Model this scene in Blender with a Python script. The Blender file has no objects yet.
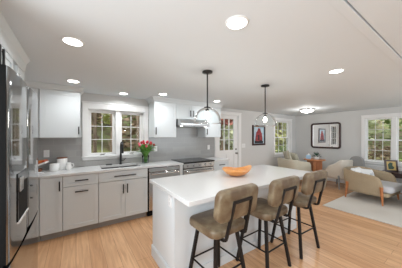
import bpy, math, random
from mathutils import Vector, Matrix
PI = math.pi
R = math.radians
random.seed(7)
sc = bpy.context.scene
col = sc.collection

# ------------------------------------------------------------------ camera
cd = bpy.data.cameras.new('camera'); cam = bpy.data.objects.new('camera', cd); col.objects.link(cam)
cd.sensor_width = 36; cd.lens = 186 * 36 / 402; cd.shift_y = 2.5 / 402; cd.clip_start = 0.02
cam.location = (0, 0, 1.437); cam.rotation_euler = (R(90), 0, R(-33.9))
sc.camera = cam
# ------------------------------------------------------------------ world, sun, exposure
sc.view_settings.view_transform = 'Standard'; sc.view_settings.look = 'None'
sc.view_settings.gamma = 1; sc.view_settings.exposure = -0.06
sc.cycles.use_denoising = True
sc.cycles.max_bounces = 10; sc.cycles.diffuse_bounces = 6; sc.cycles.transparent_max_bounces = 16
sc.cycles.sample_clamp_indirect = 6
w = bpy.data.worlds.new('world'); sc.world = w; w.use_nodes = True
bg = w.node_tree.nodes['Background']; bg.inputs[0].default_value = (.86, .93, 1, 1); bg.inputs[1].default_value = 2.4
def lamp(name, kind, loc, rot, energy, color=(1, 1, 1), parent=None, **kw):
    l = bpy.data.lights.new(name, kind); l.energy = energy; l.color = color
    for k, v in kw.items(): setattr(l, k, v)
    o = bpy.data.objects.new(name, l); col.objects.link(o); o.location = loc; o.rotation_euler = rot
    if parent: o.parent = parent
    return o
lamp('sun', 'SUN', (0, -5, 12), (R(42), 0, R(-28)), 3.2, (1, .95, .86), angle=.05)
# unseen fill lights added behind and left of the camera to brighten the room
lamp('fill_behind', 'AREA', (4.6, -2.62, 1.33), (R(112), 0, 0), 40, (.86, .93, 1), shape='RECTANGLE', size=3.6, size_y=1.6, spread=R(130))
lamp('fill_left', 'AREA', (-1.07, .1, 1.33), (R(98), 0, R(-90)), 60, (.90, .95, 1), shape='RECTANGLE', size=2.0, size_y=1.6, spread=R(150))

# ------------------------------------------------------------------ materials
def mat(name, color, rough=.5, metal=0, noise=None, bump=None, coat=0, spec=.5, emit=None, aniso=0):
    m = bpy.data.materials.new(name); m.use_nodes = True; nt = m.node_tree; N = nt.nodes; L = nt.links
    b = N['Principled BSDF']; b.inputs['Base Color'].default_value = (*color, 1)
    b.inputs['Roughness'].default_value = rough; b.inputs['Metallic'].default_value = metal
    b.inputs['Coat Weight'].default_value = coat; b.inputs['Specular IOR Level'].default_value = spec
    tc = N.new('ShaderNodeTexCoord')
    if noise:
        sc_, c2, lo, hi = noise[:4]; det = noise[4] if len(noise) > 4 else 4
        mp = N.new('ShaderNodeMapping'); mp.inputs['Scale'].default_value = sc_ if isinstance(sc_, tuple) else (sc_,) * 3
        L.new(tc.outputs['Object'], mp.inputs[0])
        n = N.new('ShaderNodeTexNoise'); n.inputs['Scale'].default_value = 1; n.inputs['Detail'].default_value = det
        L.new(mp.outputs[0], n.inputs[0])
        r = N.new('ShaderNodeValToRGB'); r.color_ramp.elements[0].position = lo; r.color_ramp.elements[1].position = hi
        r.color_ramp.elements[0].color = (*color, 1); r.color_ramp.elements[1].color = (*c2, 1)
        L.new(n.outputs['Fac'], r.inputs[0]); L.new(r.outputs[0], b.inputs['Base Color'])
    if bump:
        s, st = bump
        n2 = N.new('ShaderNodeTexNoise'); n2.inputs['Scale'].default_value = s; n2.inputs['Detail'].default_value = 3
        L.new(tc.outputs['Object'], n2.inputs[0])
        bp = N.new('ShaderNodeBump'); bp.inputs['Strength'].default_value = st; bp.inputs['Distance'].default_value = .01
        L.new(n2.outputs['Fac'], bp.inputs['Height']); L.new(bp.outputs[0], b.inputs['Normal'])
    if emit:
        b.inputs['Emission Color'].default_value = (*emit[0], 1); b.inputs['Emission Strength'].default_value = emit[1]
    return m
def wood_floor():
    m = bpy.data.materials.new('oak_planks'); m.use_nodes = True; nt = m.node_tree; N = nt.nodes; L = nt.links
    b = N['Principled BSDF']; b.inputs['Roughness'].default_value = .27; b.inputs['Specular IOR Level'].default_value = .5
    tc = N.new('ShaderNodeTexCoord'); mp = N.new('ShaderNodeMapping'); mp.inputs['Rotation'].default_value = (0, 0, R(90))
    L.new(tc.outputs['Object'], mp.inputs[0])
    br = N.new('ShaderNodeTexBrick'); br.offset = .37; br.inputs['Scale'].default_value = 1
    br.inputs['Brick Width'].default_value = 1.6; br.inputs['Row Height'].default_value = .145
    br.inputs['Mortar Size'].default_value = .0016; br.inputs['Mortar Smooth'].default_value = .3; br.inputs['Bias'].default_value = 0
    br.inputs['Color1'].default_value = (.79, .475, .265, 1); br.inputs['Color2'].default_value = (.68, .385, .20, 1)
    br.inputs['Mortar'].default_value = (.34, .18, .09, 1)
    L.new(mp.outputs[0], br.inputs[0])
    m2 = N.new('ShaderNodeMapping'); m2.inputs['Scale'].default_value = (22, 1.6, 1); L.new(tc.outputs['Object'], m2.inputs[0])
    n = N.new('ShaderNodeTexNoise'); n.inputs['Scale'].default_value = 1; n.inputs['Detail'].default_value = 6; n.inputs['Distortion'].default_value = 1.2
    L.new(m2.outputs[0], n.inputs[0])
    r = N.new('ShaderNodeValToRGB'); r.color_ramp.elements[0].position = .33; r.color_ramp.elements[1].position = .62
    r.color_ramp.elements[0].color = (.70, .66, .62, 1); r.color_ramp.elements[1].color = (1.0, 1.0, 1.0, 1)
    L.new(n.outputs['Fac'], r.inputs[0])
    mx = N.new('ShaderNodeMixRGB'); mx.blend_type = 'MULTIPLY'; mx.inputs[0].default_value = .7
    L.new(br.outputs['Color'], mx.inputs[1]); L.new(r.outputs[0], mx.inputs[2]); L.new(mx.outputs[0], b.inputs['Base Color'])
    return m
def tile(name, c1, c2, mort, bw, rh, rough=.25, ms=.004):
    m = bpy.data.materials.new(name); m.use_nodes = True; nt = m.node_tree; N = nt.nodes; L = nt.links
    b = N['Principled BSDF']; b.inputs['Roughness'].default_value = rough
    tc = N.new('ShaderNodeTexCoord'); sp = N.new('ShaderNodeSeparateXYZ'); cb = N.new('ShaderNodeCombineXYZ')
    L.new(tc.outputs['Object'], sp.inputs[0]); L.new(sp.outputs['X'], cb.inputs['X']); L.new(sp.outputs['Z'], cb.inputs['Y'])
    br = N.new('ShaderNodeTexBrick'); br.inputs['Scale'].default_value = 1; br.inputs['Brick Width'].default_value = bw
    br.inputs['Row Height'].default_value = rh; br.inputs['Mortar Size'].default_value = ms
    br.inputs['Color1'].default_value = (*c1, 1); br.inputs['Color2'].default_value = (*c2, 1); br.inputs['Mortar'].default_value = (*mort, 1)
    L.new(cb.outputs[0], br.inputs[0]); L.new(br.outputs['Color'], b.inputs['Base Color'])
    return m
def glassy(name, tint=(1, 1, 1), refl=.08, rough=.02):
    m = bpy.data.materials.new(name); m.use_nodes = True; nt = m.node_tree; N = nt.nodes; L = nt.links
    N.remove(N['Principled BSDF']); out = N['Material Output']
    t = N.new('ShaderNodeBsdfTransparent'); t.inputs[0].default_value = (*tint, 1)
    g = N.new('ShaderNodeBsdfGlossy'); g.inputs['Roughness'].default_value = rough
    lw = N.new('ShaderNodeLayerWeight'); lw.inputs[0].default_value = refl + .12
    mx = N.new('ShaderNodeMixShader'); L.new(lw.outputs['Facing' if refl > .2 else 'Fresnel'], mx.inputs[0])
    L.new(t.outputs[0], mx.inputs[1]); L.new(g.outputs[0], mx.inputs[2]); L.new(mx.outputs[0], out.inputs[0])
    return m
M = dict(
    wall=mat('wall_paint', (.60, .60, .59), .7, bump=(90, .03)),
    ceil=mat('ceiling_paint', (.69, .735, .77), .75, bump=(60, .02)),
    trim=mat('white_trim_paint', (.80, .80, .795), .4),
    cab=mat('cabinet_paint', (.69, .73, .75), .38),
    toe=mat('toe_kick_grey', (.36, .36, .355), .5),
    floor=wood_floor(),
    tile=tile('grey_subway_tile', (.35, .348, .34), (.40, .395, .385), (.43, .425, .415), .30, .10, .18, .002),
    quartz=mat('white_quartz', (.70, .705, .705), .16, noise=((2.2, 2.2, 2.2), (.63, .63, .64), .60, .74, 8)),
    black=mat('black_metal', (.012, .012, .013), .38),
    frost=mat('fridge_side_black', (.004, .004, .004), .6, spec=.12),
    steel=mat('stainless_steel', (.60, .60, .60), .20, 1),
    fsteel=mat('fridge_stainless', (.33, .335, .34), .09, 1),
    dsteel=mat('sink_steel', (.32, .32, .32), .3, 1),
    bglass=mat('black_glass', (.010, .010, .011), .12, spec=.25),
    leather=mat('distressed_leather', (.125, .080, .044), .40, noise=(11, (.24, .195, .125), .40, .70, 10), bump=(120, .12)),
    frame=mat('stool_frame_metal', (.008, .006, .0055), .5, spec=.3),
    bowl=mat('orange_wood_bowl', (.62, .24, .055), .33, noise=((3, 3, 22), (.78, .37, .12), .35, .68, 5), coat=.3),
    glass=glassy('clear_glass', (.97, .98, .98), .0, .02),
    pane=glassy('window_pane', (.97, .98, .98), .02, .01),
    bulb=mat('glowing_bulb', (1, 1, 1), .3, emit=((1, .93, .82), 14)),
    led=mat('glowing_diffuser', (1, 1, 1), .5, emit=((1, .985, .95), 9)),
    dome=mat('frosted_dome', (.95, .95, .95), .3, emit=((1, .98, .95), 4)),
    linen=mat('beige_linen', (.37, .285, .185), .9, noise=(130, (.45, .36, .245), .4, .65, 2), bump=(260, .25)),
    cream=mat('cream_linen', (.62, .575, .50), .9, bump=(220, .25)),
    olive=mat('oatmeal_linen', (.56, .53, .43), .9, bump=(220, .25)),
    seat=mat('pale_grey_cloth', (.60, .60, .62), .9, bump=(200, .2)),
    greycloth=mat('grey_cloth', (.27, .275, .275), .9, bump=(200, .2)),
    pillow=mat('white_patterned_cloth', (.84, .84, .84), .9, noise=(9, (.55, .57, .60), .60, .64, 2)),
    walnut=mat('reddish_wood', (.42, .145, .048), .38, noise=((3, 3, 26), (.56, .22, .08), .35, .7, 5)),
    oak=mat('orange_oak', (.40, .145, .045), .4, noise=((26, 26, 3), (.52, .21, .075), .35, .7, 5)),
    dark=mat('dark_espresso_wood', (.040, .016, .013), .3),
    rug=mat('cream_rug_pile', (.66, .62, .56), .95, noise=((1.6, 1.6, 1), (.72, .69, .64), .35, .65, 3), bump=(160, .5)),
    ceramic=mat('white_ceramic', (.84, .84, .83), .2, coat=.4),
    mirror=mat('mirror_silver', (.92, .92, .92), .015, 1),
    red=mat('tulip_red', (.55, .025, .045), .5), pink=mat('tulip_pink', (.72, .12, .17), .5), wflower=mat('tulip_white', (.85, .83, .78), .5),
    green=mat('leaf_green', (.10, .27, .045), .45, noise=(30, (.20, .40, .09), .35, .7)),
    dgreen=mat('dark_leaf_green', (.015, .075, .04), .4), blue=mat('pale_blue_glaze', (.38, .58, .78), .3),
    water=glassy('vase_water', (.80, .90, .84), .05, .02),
    rust=mat('book_red', (.42, .055, .02), .4, noise=(18, (.70, .24, .06), .45, .6, 3)), paper=mat('paper_white', (.82, .81, .78), .7),
    brown=mat('lid_brown_wood', (.24, .095, .05), .4), sponge=mat('dark_grey_rubber', (.08, .08, .08), .7),
    artblue=mat('art_sky_blue', (.36, .52, .64), .6, noise=(12, (.55, .66, .72), .4, .65)), artred=mat('art_deep_red', (.19, .022, .03), .6, noise=(24, (.42, .06, .06), .4, .7)),
    artdark=mat('art_near_black', (.02, .018, .022), .6), gold=mat('art_ochre', (.55, .40, .14), .5), artgreen=mat('art_green', (.03, .07, .05), .6),
    brass=mat('satin_nickel', (.30, .29, .27), .3, 1), gap=mat('shadow_gap_black', (.008, .008, .008), .7, spec=.15),
)

# ------------------------------------------------------------------ mesh helpers
class MB:
    def __init__(s): s.v = []; s.f = []; s.sm = []
    def add(s, vs, fs, mtx=None, smooth=False):
        n = len(s.v)
        s.v += [tuple(mtx @ Vector(p)) if mtx else tuple(p) for p in vs]
        s.f += [tuple(i + n for i in f) for f in fs]; s.sm += [smooth] * len(fs); return s
    def box(s, x0, x1, y0, y1, z0, z1, mtx=None):
        v = [(x0, y0, z0), (x1, y0, z0), (x1, y1, z0), (x0, y1, z0), (x0, y0, z1), (x1, y0, z1), (x1, y1, z1), (x0, y1, z1)]
        return s.add(v, [(0, 3, 2, 1), (4, 5, 6, 7), (0, 1, 5, 4), (1, 2, 6, 5), (2, 3, 7, 6), (3, 0, 4, 7)], mtx)
    def loft(s, rings, mtx=None, smooth=True, cap=True, closed=True):
        n = len(rings[0]); vs = [p for r in rings for p in r]; fs = []
        for i in range(len(rings) - 1):
            for j in range(n if closed else n - 1):
                k = (j + 1) % n; fs.append((i * n + j, i * n + k, (i + 1) * n + k, (i + 1) * n + j))
        s.add(vs, fs, mtx, smooth)
        if cap:
            s.add(rings[0], [tuple(range(n))[::-1]], mtx); s.add(rings[-1], [tuple(range(n))], mtx)
        return s
    def lathe(s, prof, c=(0, 0, 0), n=28, mtx=None, cap=True):
        rings = [[(c[0] + r * math.cos(2 * PI * j / n), c[1] + r * math.sin(2 * PI * j / n), c[2] + z) for j in range(n)] for r, z in prof]
        return s.loft(rings, mtx, True, cap)
    def tube(s, pts, r, n=8, square=False, r2=None):
        pts = [Vector(p) for p in pts]; rings = []
        up = None
        for i, p in enumerate(pts):
            d = (pts[min(i + 1, len(pts) - 1)] - pts[max(i - 1, 0)]).normalized()
            if up is None:
                up = Vector((0, 0, 1)) if abs(d.z) < .9 else Vector((0, 1, 0))
            a = d.cross(up); a.normalize(); b = a.cross(d); b.normalize(); up = b
            rr = r if r2 is None else r + (r2 - r) * i / (len(pts) - 1)
            if square: rings.append([tuple(p + a * (sx * rr) + b * (sy * rr)) for sx, sy in ((1, 1), (-1, 1), (-1, -1), (1, -1))])
            else: rings.append([tuple(p + a * math.cos(2 * PI * j / n) * rr + b * math.sin(2 * PI * j / n) * rr) for j in range(n)])
        return s.loft(rings, None, not square)
    def build(s, name, material, parent=None, bevel=0, seg=2, subd=0):
        me = bpy.data.meshes.new(name); me.from_pydata(s.v, [], s.f); me.materials.append(material)
        me.polygons.foreach_set('use_smooth', s.sm); me.update()
        o = bpy.data.objects.new(name, me); col.objects.link(o)
        if parent: o.parent = parent
        if bevel:
            b = o.modifiers.new('bevel', 'BEVEL'); b.width = bevel; b.segments = seg; b.limit_method = 'ANGLE'; b.angle_limit = R(40)
        if subd:
            b = o.modifiers.new('subd', 'SUBSURF'); b.levels = subd; b.render_levels = subd
        return o
def rrect(w, d, r, n=6, cx=0, cy=0, z=0):
    pts = []
    for qx, qy, a0 in ((1, 1, 0), (-1, 1, 90), (-1, -1, 180), (1, -1, 270)):
        for k in range(n + 1):
            a = R(a0 + 90 * k / n)
            pts.append((cx + qx * (w / 2 - r) + r * math.cos(a), cy + qy * (d / 2 - r) + r * math.sin(a), z))
    return pts
def slab(mb, w, d, r, z0, z1, e=.015, mtx=None, dome=0):
    rings = []
    for k in range(5):
        a = PI / 2 * k / 4; i = e * (1 - math.sin(a)); rings.append(rrect(w - 2 * i, d - 2 * i, max(r - i, .002), z=z0 + e * (1 - math.cos(a))))
    for k in range(5):
        a = PI / 2 * k / 4; i = e * (1 - math.cos(a)); rings.append(rrect(w - 2 * i, d - 2 * i, max(r - i, .002), z=z1 - e + e * math.sin(a)))
    if dome:
        for q in (.75, .45, .15): rings.append(rrect(w * q, d * q, r * q, z=z1 + dome * (1 - q * q)))
    mb.loft(rings, mtx)
    return mb
def thing(name, label, cat, loc=(0, 0, 0), rz=0, group=None):
    o = bpy.data.objects.new(name, None); o.empty_display_size = .1; col.objects.link(o)
    o.location = loc; o.rotation_euler = (0, 0, rz); o['label'] = label; o['category'] = cat
    if group: o['group'] = group
    return o
def tag(o, label, cat, group=None, loc=None):
    o['label'] = label; o['category'] = cat
    if group: o['group'] = group
    if loc: o.location = loc
    return o
def struct(o): o['kind'] = 'structure'; return o
def kids(o): return [c for c in bpy.data.objects if c.parent == o]
def dup(root, loc, rz=None, label=None):
    r = root.copy(); col.objects.link(r); r.location = loc
    if rz is not None: r.rotation_euler = (0, 0, rz)
    if label: r['label'] = label
    for ch in kids(root):
        c = ch.copy(); col.objects.link(c); c.parent = r
        for g in kids(ch):
            d = g.copy(); col.objects.link(d); d.parent = c
    return r
def rot(ax, deg, loc=(0, 0, 0)): return Matrix.Translation(loc) @ Matrix.Rotation(R(deg), 4, ax)

# ------------------------------------------------------------------ room shell
WY, XR, XL, YB, H0, H1 = 3.82, 6.85, -1.05, -2.6, 2.20, 2.202
struct(MB().box(XL - .15, XR + .15, YB - .15, WY + .15, -.12, 0).build('floor', M['floor']))
ce = struct(MB().box(XL - .15, XR + .15, .475, WY + .15, H0, H0 + .3).box(XL - .15, XR + .15, YB - .15, .410, H1, H0 + .3).box(XL - .15, XR + .15, .410, .475, H0 + .05, H0 + .3).build('ceiling', M['ceil']))
struct(MB().box(XL, XR, .418, .474, H0 - .006, H0 + .049).build('trim_1', M['ceil'], bevel=.003))
def wall_open(mb, a0, a1, z0, z1, openings, put):
    """boxes of a wall running a0..a1 around rectangular openings (p0,p1,q0,q1)"""
    xs = a0
    for p0, p1, q0, q1 in sorted(openings):
        put(mb, xs, p0, z0, z1)
        if q0 > z0: put(mb, p0, p1, z0, q0)
        put(mb, p0, p1, q1, z1); xs = p1
    put(mb, xs, a1, z0, z1)
W1 = (.165, 1.165, 1.08, 1.93); DR = (3.03, 3.85, 0, 2.03); W3 = (5.56, 6.50, .83, 1.98); WR = (.63, 1.80, .74, 1.95)
mb = MB(); wall_open(mb, XL - .15, XR + .15, 0, H0, [W1, DR, W3], lambda m, a, b, c, d: m.box(a, b, WY, WY + .15, c, d))
struct(mb.build('wall_back', M['wall']))
mb = MB(); wall_open(mb, YB - .15, WY, 0, H0, [(-.93, 1.13, .53, 2.13)], lambda m, a, b, c, d: m.box(XL - .15, XL, a, b, c, d))  # opening out of view, added to hold the left fill light
struct(mb.build('wall_left', M['wall']))
mb = MB(); wall_open(mb, XL, XR, 0, H0, [(2.78, 6.42, .53, 2.13)], lambda m, a, b, c, d: m.box(a, b, YB - .15, YB, c, d))  # unglazed opening added where the rear fill light sits
struct(mb.build('wall_front', M['wall']))
mb = MB(); wall_open(mb, YB - .15, WY, 0, H0, [WR], lambda m, a, b, c, d: m.box(XR, XR + .15, a, b, c, d))
struct(mb.build('wall_right', M['wall']))
struct(MB().box(3.99, XR - .02, WY - .018, WY - .001, 0.001, .12).box(3.99, XR - .02, WY - .012, WY - .001, .12, .135).build('baseboard_back', M['trim']))
struct(MB().box(XR - .018, XR - .001, YB + .02, WY - .001, 0.001, .12).box(XR - .012, XR - .001, YB + .02, WY - .001, .12, .135).build('baseboard_right', M['trim']))

def window(name, loc, rz, cas, op, sashes, casw=.075, dbl=False, cols=2, rows=3, crank=False, stool=True, dep=.09):
    """local x across, y outward, z up. cas/op = (x0,x1,z0,z1) relative"""
    t = struct(bpy.data.objects.new(name, None)); col.objects.link(t); t.location = loc; t.rotation_euler = (0, 0, rz)
    x0, x1, z0, z1 = cas; a0, a1, b0, b1 = op
    mb = MB().box(x0, a0, -.022, -.001, z0, z1).box(a1, x1, -.022, -.001, z0, z1).box(a0, a1, -.022, -.001, b1, z1).box(a0, a1, -.022, -.001, z0, b0)
    mb.box(x0 - .008, x1 + .008, -.03, -.001, z1 - .012, z1 + .012)
    if stool: mb.box(x0 - .01, x1 + .01, -.05, -.001, b0 - .012, b0 + .012)
    mb.build('window_casing', M['trim'], t, bevel=.003)
    # lining of the opening
    e = .012
    MB().box(a0 + .001, a0 + e, 0, .149, b0 + .001, b1 - .001).box(a1 - e, a1 - .001, 0, .149, b0 + .001, b1 - .001).box(a0 + e, a1 - e, 0, .149, b1 - e, b1 - .001).box(a0 + e, a1 - e, 0, .149, b0 + .001, b0 + e).build('window_jamb', M['trim'], t)
    # mullions between the sashes
    mb = MB(); prev = a0 + e
    for s0, s1 in sashes:
        if s0 > prev + .002: mb.box(prev, s0, .02, .149, b0 + e, b1 - e)
        prev = s1
    if a1 - e > prev + .002: mb.box(prev, a1 - e, .02, .149, b0 + e, b1 - e)
    if mb.v: mb.build('mullion', M['trim'], t, bevel=.003)
    for s0, s1 in sashes:
        halves = [(b0 + e, (b0 + b1) / 2 + .01, dep), ((b0 + b1) / 2 - .02, b1 - e, dep - .035)] if dbl else [(b0 + e, b1 - e, dep)]
        if dbl: halves = [(halves[0][0], halves[0][1], dep - .035), (halves[1][0], halves[1][1], dep)]
        for q0, q1, y in halves:
            fw = .032 if dbl else .045
            mb = MB().box(s0, s0 + fw, y, y + .03, q0, q1).box(s1 - fw, s1, y, y + .03, q0, q1).box(s0 + fw, s1 - fw, y, y + .03, q0, q0 + fw).box(s0 + fw, s1 - fw, y, y + .03, q1 - fw, q1)
            gx0, gx1, gz0, gz1 = s0 + fw, s1 - fw, q0 + fw, q1 - fw
            for i in range(1, cols): x = gx0 + (gx1 - gx0) * i / cols; mb.box(x - .005, x + .005, y + .006, y + .024, gz0, gz1)
            for i in range(1, rows): z = gz0 + (gz1 - gz0) * i / rows; mb.box(gx0, gx1, y + .0065, y + .0235, z - .005, z + .005)
            so = mb.build('sash', M['trim'], t, bevel=0)
            MB().box(gx0, gx1, y + .013, y + .017, gz0, gz1).build('pane', M['pane'], so)
        if crank:
            xm = (s0 + s1) / 2
            c = MB().box(xm - .035, xm + .035, .055, .085, b0 + e, b0 + e + .016); c.tube([(xm - .02, .06, b0 + e + .02), (xm + .05, .045, b0 + e + .028)], .006)
            c.build('crank', M['brass'], t)
    return t
window('window_1', (0, WY, 0), 0, (.09, 1.243, 1.02, 2.04), W1, [(.185, .625), (.705, 1.145)], cols=2, rows=3, crank=True)
window('window_2', (0, WY, 0), 0, (5.48, 6.58, .745, 2.06), W3, [(5.575, 6.488)], dbl=True, cols=3, rows=2)
window('window_3', (XR, 1.80, 0), R(-90), (-.075, 1.245, .68, 2.03), (0, 1.17, .74, 1.95), [(.012, .545), (.625, 1.158)], dbl=True, cols=3, rows=2, dep=.10)
# apron panel under the right-hand window
struct(MB().box(XR - .06, XR - .019, .2, 1.95, .14, .62).box(XR - .075, XR - .019, .2, 1.95, .62, .645).build('trim_2', M['trim'], bevel=.004))

# door with nine lights
t = struct(thing('door_1', 'x', 'x', (0, WY, 0)))
del t['label']; del t['category']
x0, x1 = 3.046, 3.834
MB().box(2.995, 3.03, -.022, -.001, 0.001, 2.10).box(3.85, 3.95, -.022, -.001, 0.001, 2.10).box(3.03, 3.85, -.022, -.001, 2.03, 2.10).box(2.99, 3.96, -.03, -.001, 2.09, 2.115).build('door_casing', M['trim'], t, bevel=.003)
MB().box(3.031, 3.045, 0, .149, 0.001, 2.029).box(3.835, 3.849, 0, .149, 0.001, 2.029).box(3.045, 3.835, 0, .149, 2.016, 2.029).build('door_jamb', M['trim'], t)
g0, g1, h0, h1 = 3.18, 3.70, 1.06, 1.92
mb = MB().box(x0, g0, .02, .06, .012, 2.012).box(g1, x1, .02, .06, .012, 2.012).box(g0, g1, .02, .06, h1, 2.012).box(g0, g1, .02, .06, .95, h0)
mb.box(g0, g1, .02, .06, .012, .22).box(3.42, 3.46, .02, .06, .22, .95).box(g0, g1, .035, .05, .22, .95)
for i in (1, 2):
    x = g0 + (g1 - g0) * i / 3; mb.box(x - .009, x + .009, .022, .058, h0, h1)
    z = h0 + (h1 - h0) * i / 3; mb.box(g0, g1, .0225, .0575, z - .009, z + .009)
lf = mb.build('door_leaf', M['trim'], t)
MB().box(g0, g1, .038, .042, h0, h1).build('pane', M['pane'], lf)
mb = MB(); mb.lathe([(.026, 0), (.026, .01), (.012, .012), (.012, .035), (.028, .045), (.028, .065), (.01, .072)], n=16, mtx=rot('X', 90, (3.775, .02, .965)))
mb.build('door_handle', M['brass'], t)
MB().lathe([(.027, 0), (.027, .014), (.012, .018), (.012, .03)], n=16, mtx=rot('X', 90, (3.775, .02, 1.08))).build('deadbolt', M['brass'], t)

# tiled backsplash
mb = MB(); yb0, yb1 = WY - .012, WY - .001
mb.box(XL + .001, .085, yb0, yb1, .915, 1.425).box(.085, 1.247, yb0, yb1, .915, 1.015).box(1.247, 2.45, yb0, yb1, .915, 1.80).box(2.45, 2.975, yb0, yb1, .915, 1.425)
tag(mb.build('tile_backsplash', M['tile']), 'glossy grey tile backsplash between worktop and wall cabinets', 'backsplash')

# ------------------------------------------------------------------ cabinets (local x across, y inward from the door face, z up)
def bar_pull(mb, x, z, length, vertical, y=0):
    h = length / 2
    if vertical:
        mb.box(x - .008, x + .008, y - .034, y - .022, z - h, z + h)
        for q in (-1, 1): mb.box(x - .005, x + .005, y - .024, y, z + q * (h - .018) - .005, z + q * (h - .018) + .005)
    else:
        mb.box(x - h, x + h, y - .034, y - .022, z - .008, z + .008)
        for q in (-1, 1): mb.box(x + q * (h - .018) - .005, x + q * (h - .018) + .005, y - .024, y, z - .005, z + .005)
    return mb
def shaker(parent, kind, x0, x1, z0, z1, pull=None, rail=.058):
    g = .002; x0 += g; x1 -= g; z0 += g; z1 -= g
    r = min(rail, (x1 - x0) * .28, (z1 - z0) * .28)
    mb = MB().box(x0, x0 + r, 0, .02, z0, z1).box(x1 - r, x1, 0, .02, z0, z1).box(x0 + r, x1 - r, 0, .02, z0, z0 + r).box(x0 + r, x1 - r, 0, .02, z1 - r, z1)
    mb.box(x0 + r, x1 - r, .009, .018, z0 + r, z1 - r)
    d = mb.build(kind, M['cab'], parent)
    if pull: bar_pull(MB(), *pull).build('handle', M['black'], d, bevel=.0015)
    return d
def cabinet(name, label, loc, rz, w_, dep, z0, z1, fronts, toe=False, cat='cabinet', group=None, side_panel=False):
    t = thing(name, label, cat, loc, rz, group)
    MB().box(.001, w_ - .001, .0215, dep, z0, z1).build('body', M['cab'], t)
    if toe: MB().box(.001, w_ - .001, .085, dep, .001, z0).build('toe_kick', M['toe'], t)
    for f_ in fronts: shaker(t, *f_)
    return t
BY, TZ = 3.25, .882; D = WY - BY - .014
cabinet('base_cabinet', 'pale grey corner base cabinet partly hidden behind the refrigerator', (-1.045, BY, 0), 0, .638, D, .105, TZ, [('door', .15, .62, .108, .872)], True)
cabinet('base_cabinet', 'narrow pale grey base cabinet with one tall door next to the refrigerator', (-.403, BY, 0), 0, .246, D, .105, TZ, [('door', 0, .246, .108, .875, (.214, .747, .135, True))], True)
cabinet('base_cabinet', 'pale grey base cabinet with two stacked drawers left of the sink', (-.155, BY, 0), 0, .442, D, .105, TZ,
        [('drawer', 0, .442, .722, .875, (.225, .80, .165, False), .04), ('drawer', 0, .442, .108, .718, (.225, .640, .165, False))], True)
cabinet('base_cabinet', 'pale grey sink cabinet with a false drawer front and two doors under the faucet', (.29, BY, 0), 0, .76, D, .105, TZ - .22,
        [('drawer_front', 0, .76, .722, .875, (.385, .80, .34, False), .04), ('door', 0, .382, .108, .718, (.352, .585, .15, True)), ('door', .384, .76, .108, .718, (.416, .585, .15, True))], True)
cabinet('base_cabinet', 'pale grey base cabinet right of the oven under the short worktop', (2.525, BY, 0), 0, .44, D, .105, TZ,
        [('drawer', 0, .44, .722, .875, (.22, .80, .165, False), .04), ('door', 0, .44, .108, .718, (.04, .62, .135, True))], True)
tag(MB().box(1.690, 1.752, 3.252, 3.81, .001, .882).build('filler_panel', M['cab']), 'narrow pale grey filler panel between dishwasher and oven', 'panel')
# worktops
mb = MB(); a, b, zc0, zc1 = 3.22, WY - .013, .884, .914
sx0, sx1, sy0, sy1 = .34, .97, 3.36, 3.70
mb.box(XL + .001, sx0, a, b, zc0, zc1).box(sx1, 1.750, a, b, zc0, zc1).box(sx0, sx1, a, sy0, zc0, zc1).box(sx0, sx1, sy1, b, zc0, zc1)
tag(mb.build('worktop', M['quartz']), 'long white quartz worktop holding the sink along the window wall', 'countertop')
tag(MB().box(2.515, 2.975, a, b, zc0, zc1).build('worktop', M['quartz'], bevel=.003), 'short white quartz worktop between oven and glazed door', 'countertop')
# sink
t = thing('kitchen_sink', 'double bowl steel sink set into the worktop below the window', 'sink', (0, 0, .70))
for s0, s1 in ((sx0, .645), (.665, sx1)):
    w_ = .004; MB().box(s0, s1, sy0, sy1, 0, w_).box(s0, s0 + w_, sy0, sy1, w_, .183).box(s1 - w_, s1, sy0, sy1, w_, .183).box(s0, s1, sy0, sy0 + w_, w_, .183).box(s0, s1, sy1 - w_, sy1, w_, .183).build('bowl', M['dsteel'], t)
MB().box(.645, .665, sy0, sy1, .10, .183).build('divider', M['dsteel'], t)
# faucet
t = thing('faucet', 'tall black gooseneck faucet behind the sink in front of the window', 'faucet', (.70, 3.75, .914))
MB().lathe([(.028, 0), (.028, .012), (.019, .02), (.019, .20), (.016, .21)], n=16).build('base', M['black'], t)
pts = [(0, 0, .2), (0, 0, .33)] + [(0, -.085 + .085 * math.cos(a_), .33 + .085 * math.sin(a_)) for a_ in [PI * k / 10 for k in range(1, 11)]] + [(0, -.17, .30)]
MB().tube(pts, .016, 10).build('spout', M['black'], t)
MB().tube([(0, -.17, .31), (0, -.17, .22)], .017, 10).build('spray_head', M['black'], t)
MB().tube([(.015, 0, .07), (.05, -.005, .075), (.085, -.012, .11)], .0075, 8).build('lever', M['black'], t)
tag(slab(MB(), .10, .06, .015, 0, .022, .006).build('sponge', M['sponge']), 'small dark grey sponge lying behind the sink left of the faucet', 'sponge', loc=(.50, 3.755, .9145))

# wall cabinets
UY, U0, U1 = 3.47, 1.42, 2.12; UD = WY - UY - .014
cabinet('wall_cabinet', 'white corner wall cabinet at the far left end above the refrigerator side', (-1.045, UY, 0), 0, .608, UD, U0, U1, [('door', .15, .496, U0, U1)])
cabinet('wall_cabinet', 'white wall cabinet with one wide door left of the kitchen window', (-.433, UY, 0), 0, .493, UD, U0, U1, [('door', 0, .493, U0, U1, (.468, 1.53, .12, True), .065)])
cabinet('wall_cabinet', 'white wall cabinet between the kitchen window and the range hood', (1.25, UY, 0), 0, .468, UD, U0, U1, [('door', 0, .468, U0, U1, (.028, 1.545, .14, True), .065)])
cabinet('wall_cabinet', 'short white double door cabinet directly above the range hood', (1.72, UY, 0), 0, .733, UD, 1.805, U1, [('door', 0, .366, 1.805, U1, (.328, 1.93, .13, True), .05), ('door', .367, .733, 1.805, U1, (.404, 1.93, .13, True), .05)])
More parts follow.
